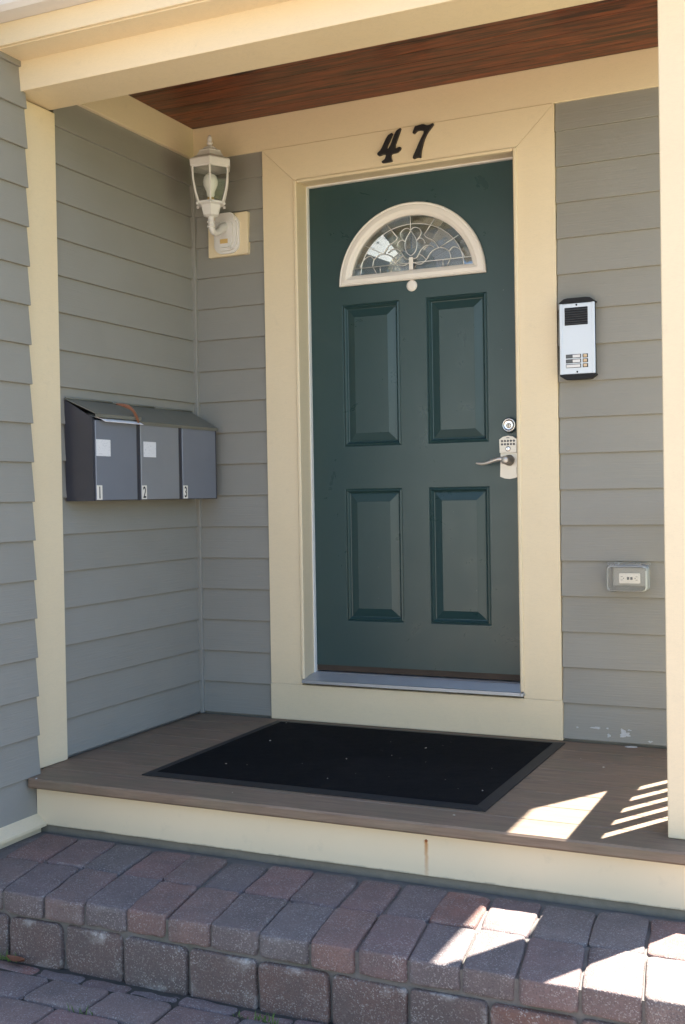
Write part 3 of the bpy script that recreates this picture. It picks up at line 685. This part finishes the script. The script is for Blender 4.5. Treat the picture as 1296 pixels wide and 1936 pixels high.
for k in range(6):
    a0, a1 = R(60*k), R(60*k+60); v = []
    for t in (0, .0015):
        for r_, z in gp:
            for a in (a0, a1): v.append((LC[0]+(r_-t)*math.cos(a), LC[1]+(r_-t)*math.sin(a), z))
    f = []; L = len(gp)
    for t in (0, 1):
        for i in range(L-1): q = t*2*L+i*2; f.append((q, q+1, q+3, q+2))
    for i in range(L-1): f += [(i*2, i*2+2, 2*L+i*2+2, 2*L+i*2), (i*2+1, 2*L+i*2+1, 2*L+i*2+3, i*2+3)]
    f += [(0, 2*L, 2*L+1, 1), (2*L-2, 2*L-1, 4*L-1, 4*L-2)]
    MB().poly(v, f).build('pane', 'glass', lamp)
MB().lathe((LC[0], LC[1], 0), [(.012, 2.1200), (.013, 2.142), (.0155, 2.146), (.0165, 2.160), (.028, 2.186), (.0305, 2.203), (.027, 2.220), (.018, 2.231), (.006, 2.236)], 24).build('bulb', 'bulb', lamp)
MB().lathe((LC[0], LC[1], 0), [(.0145, 2.1187), (.0145, 2.139)], 16).build('socket', 'brass_sticker', lamp)

# ------------------------------------------------------------------ mailboxes on the wing wall
def text_mesh(txt, size, sx=1.0):
    cu = bpy.data.curves.new('t', 'FONT'); cu.body = txt; cu.size = size; cu.extrude = .0003; cu.offset = size*.012; cu.align_x = 'CENTER'; cu.align_y = 'CENTER'
    ob = bpy.data.objects.new('t', cu); COL.objects.link(ob); bpy.context.view_layer.update()
    me = bpy.data.meshes.new_from_object(ob.evaluated_get(bpy.context.evaluated_depsgraph_get())); bpy.data.objects.remove(ob); bpy.data.curves.remove(cu)
    xs_ = [v.co.x for v in me.vertices]; ys_ = [v.co.y for v in me.vertices]; cx = (min(xs_)+max(xs_))/2; cy = (min(ys_)+max(ys_))/2
    for v in me.vertices: v.co = Vector((0+v.co.z, (v.co.x-cx)*sx, v.co.y-cy))     # face +X, reading along +Y
    return me
XF = -.363; XB = -.487
def mailbox(num, y0, y1, label, paper_spot, lift, front='box_grey'):
    t = thing('mailbox', (XB, (y0+y1)/2, .917), label, 'mailbox', 'mailboxes on the wing wall')
    zt, zw = 1.214, 1.284
    MB().prism([(XB, .917), (XF-.004, .917), (XF-.004, zt-.004), (XB, zw-.004)], y0, y0+.004, 'y').build('side_panel', 'box_dark', t)
    MB().prism([(XB, .917), (XF-.004, .917), (XF-.004, zt-.004), (XB, zw-.004)], y1-.004, y1, 'y').build('side_panel', 'box_dark', t)
    B(XB, XB+.004, y0+.0042, y1-.0042, .917, zw-.004).build('back_panel', 'box_dark', t)
    B(XB+.0042, XF-.006, y0+.0042, y1-.0042, .9172, .921).build('bottom_panel', 'box_dark', t)
    B(XF-.0155, XF-.0035, y0+.0042, y0+.0110, .9215, zt-.006).build('stile', 'box_dark', t)
    B(XF-.0155, XF-.0035, y1-.0110, y1-.0042, .9215, zt-.006).build('stile', 'box_dark', t)
    dr = B(XF-.008, XF, y0+.0125, y1-.0125, .919, 1.203, b=.0015).build('front_panel', front, t)
    # sloping lid with a turned down lip, hinged at the wall
    a = math.atan2(zt-zw, XF-XB)+lift; Ln = math.hypot(XF-XB, zw-zt)+.006; ca, sa = math.cos(a), math.sin(a)
    def lp(u, w): return (XB+.001+u*ca-w*sa, zw-.002+u*sa+w*ca)
    MB().prism([lp(0, 0), lp(Ln, 0), lp(Ln+.001, -.010), lp(Ln+.003, -.010), lp(Ln+.003, .0025), lp(0, .0025)], y0-.002, y1+.002-.003, 'y').build('lid', 'box_lid', t)
    MB().tube([(XB+.004, y0+.003, zw+.003), (XB+.004, y1-.003, zw+.003)], .0035, 8).build('hinge', 'box_lid', t)
    if paper_spot:
        ya, yb_, za, zb = paper_spot; MB().box(XF+.0002, XF+.0009, ya, yb_, za, zb).build('name_card', 'paper', t)
    yl = y0+.0135; pl = MB().box(XF+.0002, XF+.0008, yl, yl+.031, .9205, .972).build('number_label', 'white_plastic', t)
    me = text_mesh(num, .060, .66); me.materials.append(M['label_ink']); o = bpy.data.objects.new('numeral', me); COL.objects.link(o); o.parent = pl
    o.location = Vector((XF+.0013, yl+.0155, .9463))-Vector(pl['_org'])
    return t
mailbox('1', -.872, -.600, 'grey metal mailbox number 1 with letter under its lid', (-.858, -.775, 1.076, 1.135), .105)
mailbox('2', -.598, -.3165, 'grey metal mailbox number 2, middle of the three', (-.570, -.488, 1.079, 1.137), .0, 'box_pale')
mailbox('3', -.3145, -.038, 'grey metal mailbox number 3 nearest the inside corner', None, .0)
ev = MB().prism([(-.475, 1.240), (-.360, 1.2085), (-.336, 1.197), (-.3355, 1.1985), (-.3595, 1.210), (-.475, 1.2415)], -.836, -.606, 'y').build('envelope', 'envelope', None, (-.40, -.70, 1.23))
tag(ev, 'white envelope sticking out from under the mailbox lid', 'envelope')
lf = MB(); pts = smooth_pts([(-.392, -.698, 1.268), (-.366, -.680, 1.260), (-.349, -.660, 1.246), (-.342, -.634, 1.218), (-.345, -.612, 1.192)], 4)
for i_, p in enumerate(pts):
    t_ = i_/(len(pts)-1); wd = .0095*math.sin(math.pi*(.05+.93*t_))**.8*(1+.25*math.sin(9*t_))
    for s_ in (-1, 0, 1): lf.v.append((p.x+.004*abs(s_)*math.sin(5*t_), p.y+s_*wd*.75, p.z+s_*wd*.65+.004*abs(s_)))
for i_ in range(len(pts)-1):
    for s_ in (0, 1): lf.f.append([i_*3+s_, i_*3+s_+1, i_*3+s_+4, i_*3+s_+3]); lf.sm.append(True)
o = lf.build('dead_leaf', 'dead_leaf', None, (-.37, -.65, 1.235)); tag(o, 'curled rust brown leaf lying on the mailbox lid', 'leaf')

# ------------------------------------------------------------------ intercom
ic = thing('intercom', (1.158, .008, 1.33), 'silver door intercom with black end caps and three call buttons', 'intercom')
B(1.099, 1.217, -.026, .010, 1.346, 1.606, b=.003).build('body', 'black_plastic', ic)
B(1.0935, 1.2215, -.0325, -.0262, 1.3475, 1.6045, b=.002).build('face_plate', 'aluminium', ic)
B(1.0937, 1.1040, -.0345, -.0326, 1.3477, 1.6043, b=.0008).build('edge_strip', 'aluminium', ic)
B(1.2110, 1.2213, -.0345, -.0326, 1.3477, 1.6043, b=.0008).build('edge_strip', 'aluminium', ic)
for s_, zb in ((1, 1.605), (-1, 1.347)):
    pts = [(1.0925, zb), (1.2225, zb), (1.2225, zb+s_*.004), (1.205, zb+s_*.0165), (1.190, zb+s_*.0185), (1.125, zb+s_*.0185), (1.110, zb+s_*.0165), (1.0925, zb+s_*.004)]
    MB().prism(pts, -.0345, .010).build('end_cap', 'black_plastic', ic)
gr = B(1.1125, 1.1965, -.0335, -.0327, 1.525, 1.589).build('speaker_grille', 'black_plastic', ic)
for i in range(7): MB().prism([(-.0336, 1.5285+i*.0084), (-.0385, 1.5285+i*.0084), (-.0385, 1.5300+i*.0084), (-.0336, 1.5345+i*.0084)], 1.1135, 1.1955, 'x').build('slat', 'grille_grey', gr)
for i in range(3):
    z = 1.4125-i*.0175
    fr = B(1.1155, 1.1705, -.0338, -.0327, z-.0068, z+.0068).build('name_slot', 'black_plastic', ic)
    if i < 2:
        B(1.1170, 1.140, -.0343, -.0339, z-.005, z+.005).build('name_strip', 'key_rubber', fr); B(1.1404, 1.1675, -.0343, -.0339, z-.005, z+.005).build('name_strip', 'paper', fr)
    else: B(1.1170, 1.1675, -.0343, -.0339, z-.005, z+.005).build('name_strip', 'paper', fr)
    b2 = B(1.1765, 1.1955, -.0338, -.0327, z-.0068, z+.0068).build('button_surround', 'black_plastic', ic)
    B(1.1795, 1.1925, -.0375, -.0339, z-.005, z+.005, b=.001).build('call_button', 'amber_button', b2)
for z in (1.5975, 1.3555): MB().lathe((1.156, -.0326, z), [(.0035, 0), (.003, .0015), (.001, .002)], 12, axis='y').build('screw', 'black_plastic', ic)

# ------------------------------------------------------------------ outdoor socket with clear cover
ot = thing('outdoor_outlet', (1.325, .012, .56), 'outdoor socket under a clear plastic bubble cover', 'outlet')
B(1.268, 1.386, -.004, .012, .578, .646, b=.003).build('back_box', 'outlet_grey', ot)
rc = MB().prism(rrect(1.292, 1.366, .589, .625, .004, 3), -.012, -.0042).build('receptacle', 'white_plastic', ot)
for x0 in (1.302, 1.3545):
    for z in (.601, .613): B(x0-.004, x0+.003, -.0126, -.0121, z-.0008, z+.0008).build('slot', 'key_rubber', rc)
    MB().lathe((x0+.006*(1 if x0 < 1.33 else -1), -.0121, .607), [(.002, 0), (.0018, .0005)], 10, axis='y').build('slot', 'key_rubber', rc)
for x0 in (1.324, 1.336): B(x0-.004, x0+.004, -.0138, -.0121, .602, .612).build('test_button', 'key_rubber', rc)
def shell(name, x0, x1, z0, z1, dep, r, th, yb):
    o_ = rrect(x0, x1, z0, z1, r, 4); n_ = len(o_); mb = MB(); v = []
    cx, cz = (x0+x1)/2, (z0+z1)/2
    def ring(sc, y): return [(cx+(p[0]-cx)*sc, y, cz+(p[1]-cz)*sc) for p in o_]
    rs = [ring(1.0, yb), ring(1.0, yb-dep*.75), ring(.96, yb-dep*.95), ring(.90, yb-dep), ring(.90, yb-dep+th), ring(.94, yb-dep*.93+th), ring(.965, yb-dep*.75+th), ring(.965, yb)]
    for q in rs: v += q
    f = []
    for i in range(len(rs)-1):
        if i == 3: continue
        for j in range(n_): f.append((i*n_+j, i*n_+(j+1) % n_, (i+1)*n_+(j+1) % n_, (i+1)*n_+j))
    f.append([3*n_+j for j in range(n_)]); f.append([4*n_+j for j in range(n_)][::-1])
    for j in range(n_): f.append((7*n_+j, 7*n_+(j+1) % n_, (j+1) % n_, j))
    return mb.poly(v, f).build(name, 'clear_plastic', ot)
shell('cover', 1.252, 1.400, .561, .656, .058, .016, .003, .002)
B(1.250, 1.402, -.006, .0015, .655, .664, b=.002).build('hinge', 'clear_plastic', ot)
for x0 in (1.285, 1.362): MB().tube([(x0-.008, -.009, .661), (x0+.008, -.009, .661)], .0045, 8).build('hinge', 'clear_plastic', ot)

# ------------------------------------------------------------------ door mat
mat = thing('door_mat', (.505, -.52, 0), 'black rubber backed carpet mat lying before the door', 'door mat')
mx0, mx1, my0, my1 = -.098, 1.095, -.998, -.040
rim = MB(); a = [(mx0, my0), (mx1, my0), (mx1, my1), (mx0, my1)]; g = .038
inn = [(mx0+g, my0+g), (mx1-g, my0+g), (mx1-g, my1-g), (mx0+g, my1-g)]
v = [(x_, y_, .0012) for x_, y_ in a]+[(x_, y_, .0035) for x_, y_ in a]+[(x_, y_, .0075) for x_, y_ in inn]
f = [(i, (i+1) % 4, 4+(i+1) % 4, 4+i) for i in range(4)]+[(4+i, 4+(i+1) % 4, 8+(i+1) % 4, 8+i) for i in range(4)]+[(8, 9, 10, 11)]
rim.poly(v, f).build('rim', 'mat_rubber', mat)
bm = bmesh.new(); bmesh.ops.create_grid(bm, x_segments=60, y_segments=48, size=.5); rr = random.Random(3)
for q in bm.verts:
    ex = abs(q.co.x) > .499 or abs(q.co.y) > .499
    q.co = Vector((.4985+q.co.x*(mx1-mx0-2*g+.004), -.519+q.co.y*(my1-my0-2*g+.004), .0078 if ex else .0112+rr.uniform(-.0007, .0007)))
MB().bm(bm, True).build('carpet', 'mat_carpet', mat)

# ------------------------------------------------------------------ house across the street (mirrored in the door's glass)
plain('pale_siding', (.60, .64, .64), .7, 0, .08, 6); plain('white_trim', (.75, .75, .73), .6); plain('slate', (.10, .10, .11), .9, 0, .3, 20)
n = NT('window_dark'); n.set(Base_Color=(.03, .045, .06), Roughness=.06); M['window_dark'] = n.m
nb = thing('neighbour_house', (-4.5, -17, GZ), 'pale grey house with white trim facing the porch across the street', 'house')
MB().box(-11, 2.5, -24, -17, GZ-.03, 5.2).build('wall', 'pale_siding', nb)
MB().prism([(-11.4, 5.2), (2.9, 5.2), (-4.25, 9.2)], -24.4, -16.6).build('roof', 'slate', nb)
for wx in (-10, -7.4, -4.8, -2.2, .4):
    for wz in (.9, 3.4):
        f_ = MB().box(wx-.1, wx+1.2, -17.0, -16.93, wz-.1, wz+1.6).build('window', 'white_trim', nb)
        for k in (0, 1): MB().box(wx, wx+1.1, -16.945, -16.925, wz+.78*k, wz+.78*k+.72).build('pane', 'window_dark', f_)
MB().box(-4.9, -3.6, -17.0, -16.9, GZ, 2.1).build('door', 'white_trim', nb)
for cx in (-11, 2.3): MB().box(cx-.02, cx+.22, -17.04, -16.96, GZ, 5.2).build('corner_board', 'white_trim', nb)

# ------------------------------------------------------------------ small litter
rr = random.Random(11)
def crumb(x_, y_, z_, s, name, mt, label, cat, grp=None):
    bm = bmesh.new(); bmesh.ops.create_icosphere(bm, subdivisions=1, radius=1)
    for q in bm.verts: q.co = Vector((q.co.x*s*rr.uniform(.7, 1.5), q.co.y*s*rr.uniform(.4, .9), q.co.z*s*.35))
    a = rr.uniform(0, 3.1); bmesh.ops.rotate(bm, verts=bm.verts, cent=(0, 0, 0), matrix=Matrix.Rotation(a, 3, 'Z'))
    for q in bm.verts: q.co += Vector((x_, y_, z_+s*.33))
    return MB().bm(bm)
lit = MB()
for p in [(.11, -.798), (-.02, -.11), (.078, -.426), (.521, -.855), (.466, -.588), (.592, -.484), (.663, -.336), (1.029, -.818)]:
    q = crumb(p[0], p[1], .0115, rr.uniform(.0025, .0048), '', '', '', ''); lit.poly(q.v, q.f)
for i in range(16):
    q = crumb(rr.uniform(-.03, 1.03), rr.uniform(-.93, -.08), .0115, rr.uniform(.0008, .0018), '', '', '', ''); lit.poly(q.v, q.f)
for p in [(1.022, -1.063), (.3, -1.08), (-.35, -.55), (1.3, -.35), (1.2, -.25)]:
    q = crumb(p[0], p[1], .0002, rr.uniform(.002, .005), '', '', '', ''); lit.poly(q.v, q.f)
o = lit.build('litter', 'debris', None, (.5, -.5, .01)); tag(o, 'pale crumbs of leaf and grit scattered on the black mat', 'litter', kind='stuff')
pc = MB().prism([(1.306, -.022), (1.318, -.027), (1.336, -.022), (1.350, -.016), (1.345, -.006), (1.325, -.004), (1.312, -.010)], .0006, .0022, 'z').build('paint_flake', 'paint_chip', None, (1.328, -.015, .001))
tag(pc, 'pale flake of paint fallen on the deck below the flaking clapboard', 'paint flake')
o = crumb(-.405, -1.158, -.002, .006, '', '', '', ''); o = o.build('paint_flake', 'paint_chip', None, (-.405, -1.158, 0)); tag(o, 'tiny white flake on the deck corner by the pilaster', 'paint flake')
gr = MB()
for cx, cy, nb in ((-.105, -1.650, 26), (.75, -1.698, 16), (.70, -1.70, 8), (.30, -1.84, 8)):
    for i in range(nb):
        x_ = cx+rr.uniform(-.035, .035); y_ = cy+rr.uniform(-.006, .006); h = rr.uniform(.012, .034); dx, dy = rr.uniform(-.015, .015), rr.uniform(-.02, .006); ww = .0016
        z_ = GZ-.006; gr.poly([(x_-ww, y_, z_), (x_+ww, y_, z_), (x_+ww*.7+dx*.4, y_+dy*.4, z_+h*.6), (x_-ww*.7+dx*.4, y_+dy*.4, z_+h*.6), (x_+dx, y_+dy, z_+h)], [(0, 1, 2, 3), (3, 2, 4)])
tag(gr.build('weeds', 'grass', None, (.3, -1.7, GZ)), 'small green weeds growing in the paver joints', 'weeds', kind='stuff')
lm = MB(); k = 10; L = .05
for i in range(k+1):
    t = i/k; wd = .016*math.sin(math.pi*(.04+.92*t))
    for s_ in (-1, 0, 1): lm.v.append((-.055+L*(t-.5)*1.3, -1.672+s_*wd+.004*math.sin(4*t), GZ+.006+.006*abs(s_)+.008*(t-.5)**2*4))
for i in range(k):
    for s_ in (0, 1): lm.f.append([i*3+s_, i*3+s_+1, i*3+s_+4, i*3+s_+3]); lm.sm.append(True)
o = lm.build('dead_leaf', 'dead_leaf', None, (-.055, -1.672, GZ)); tag(o, 'dry brown leaf lying at the foot of the step', 'leaf')

for o in bpy.data.objects:
    if '_org' in o: del o['_org']
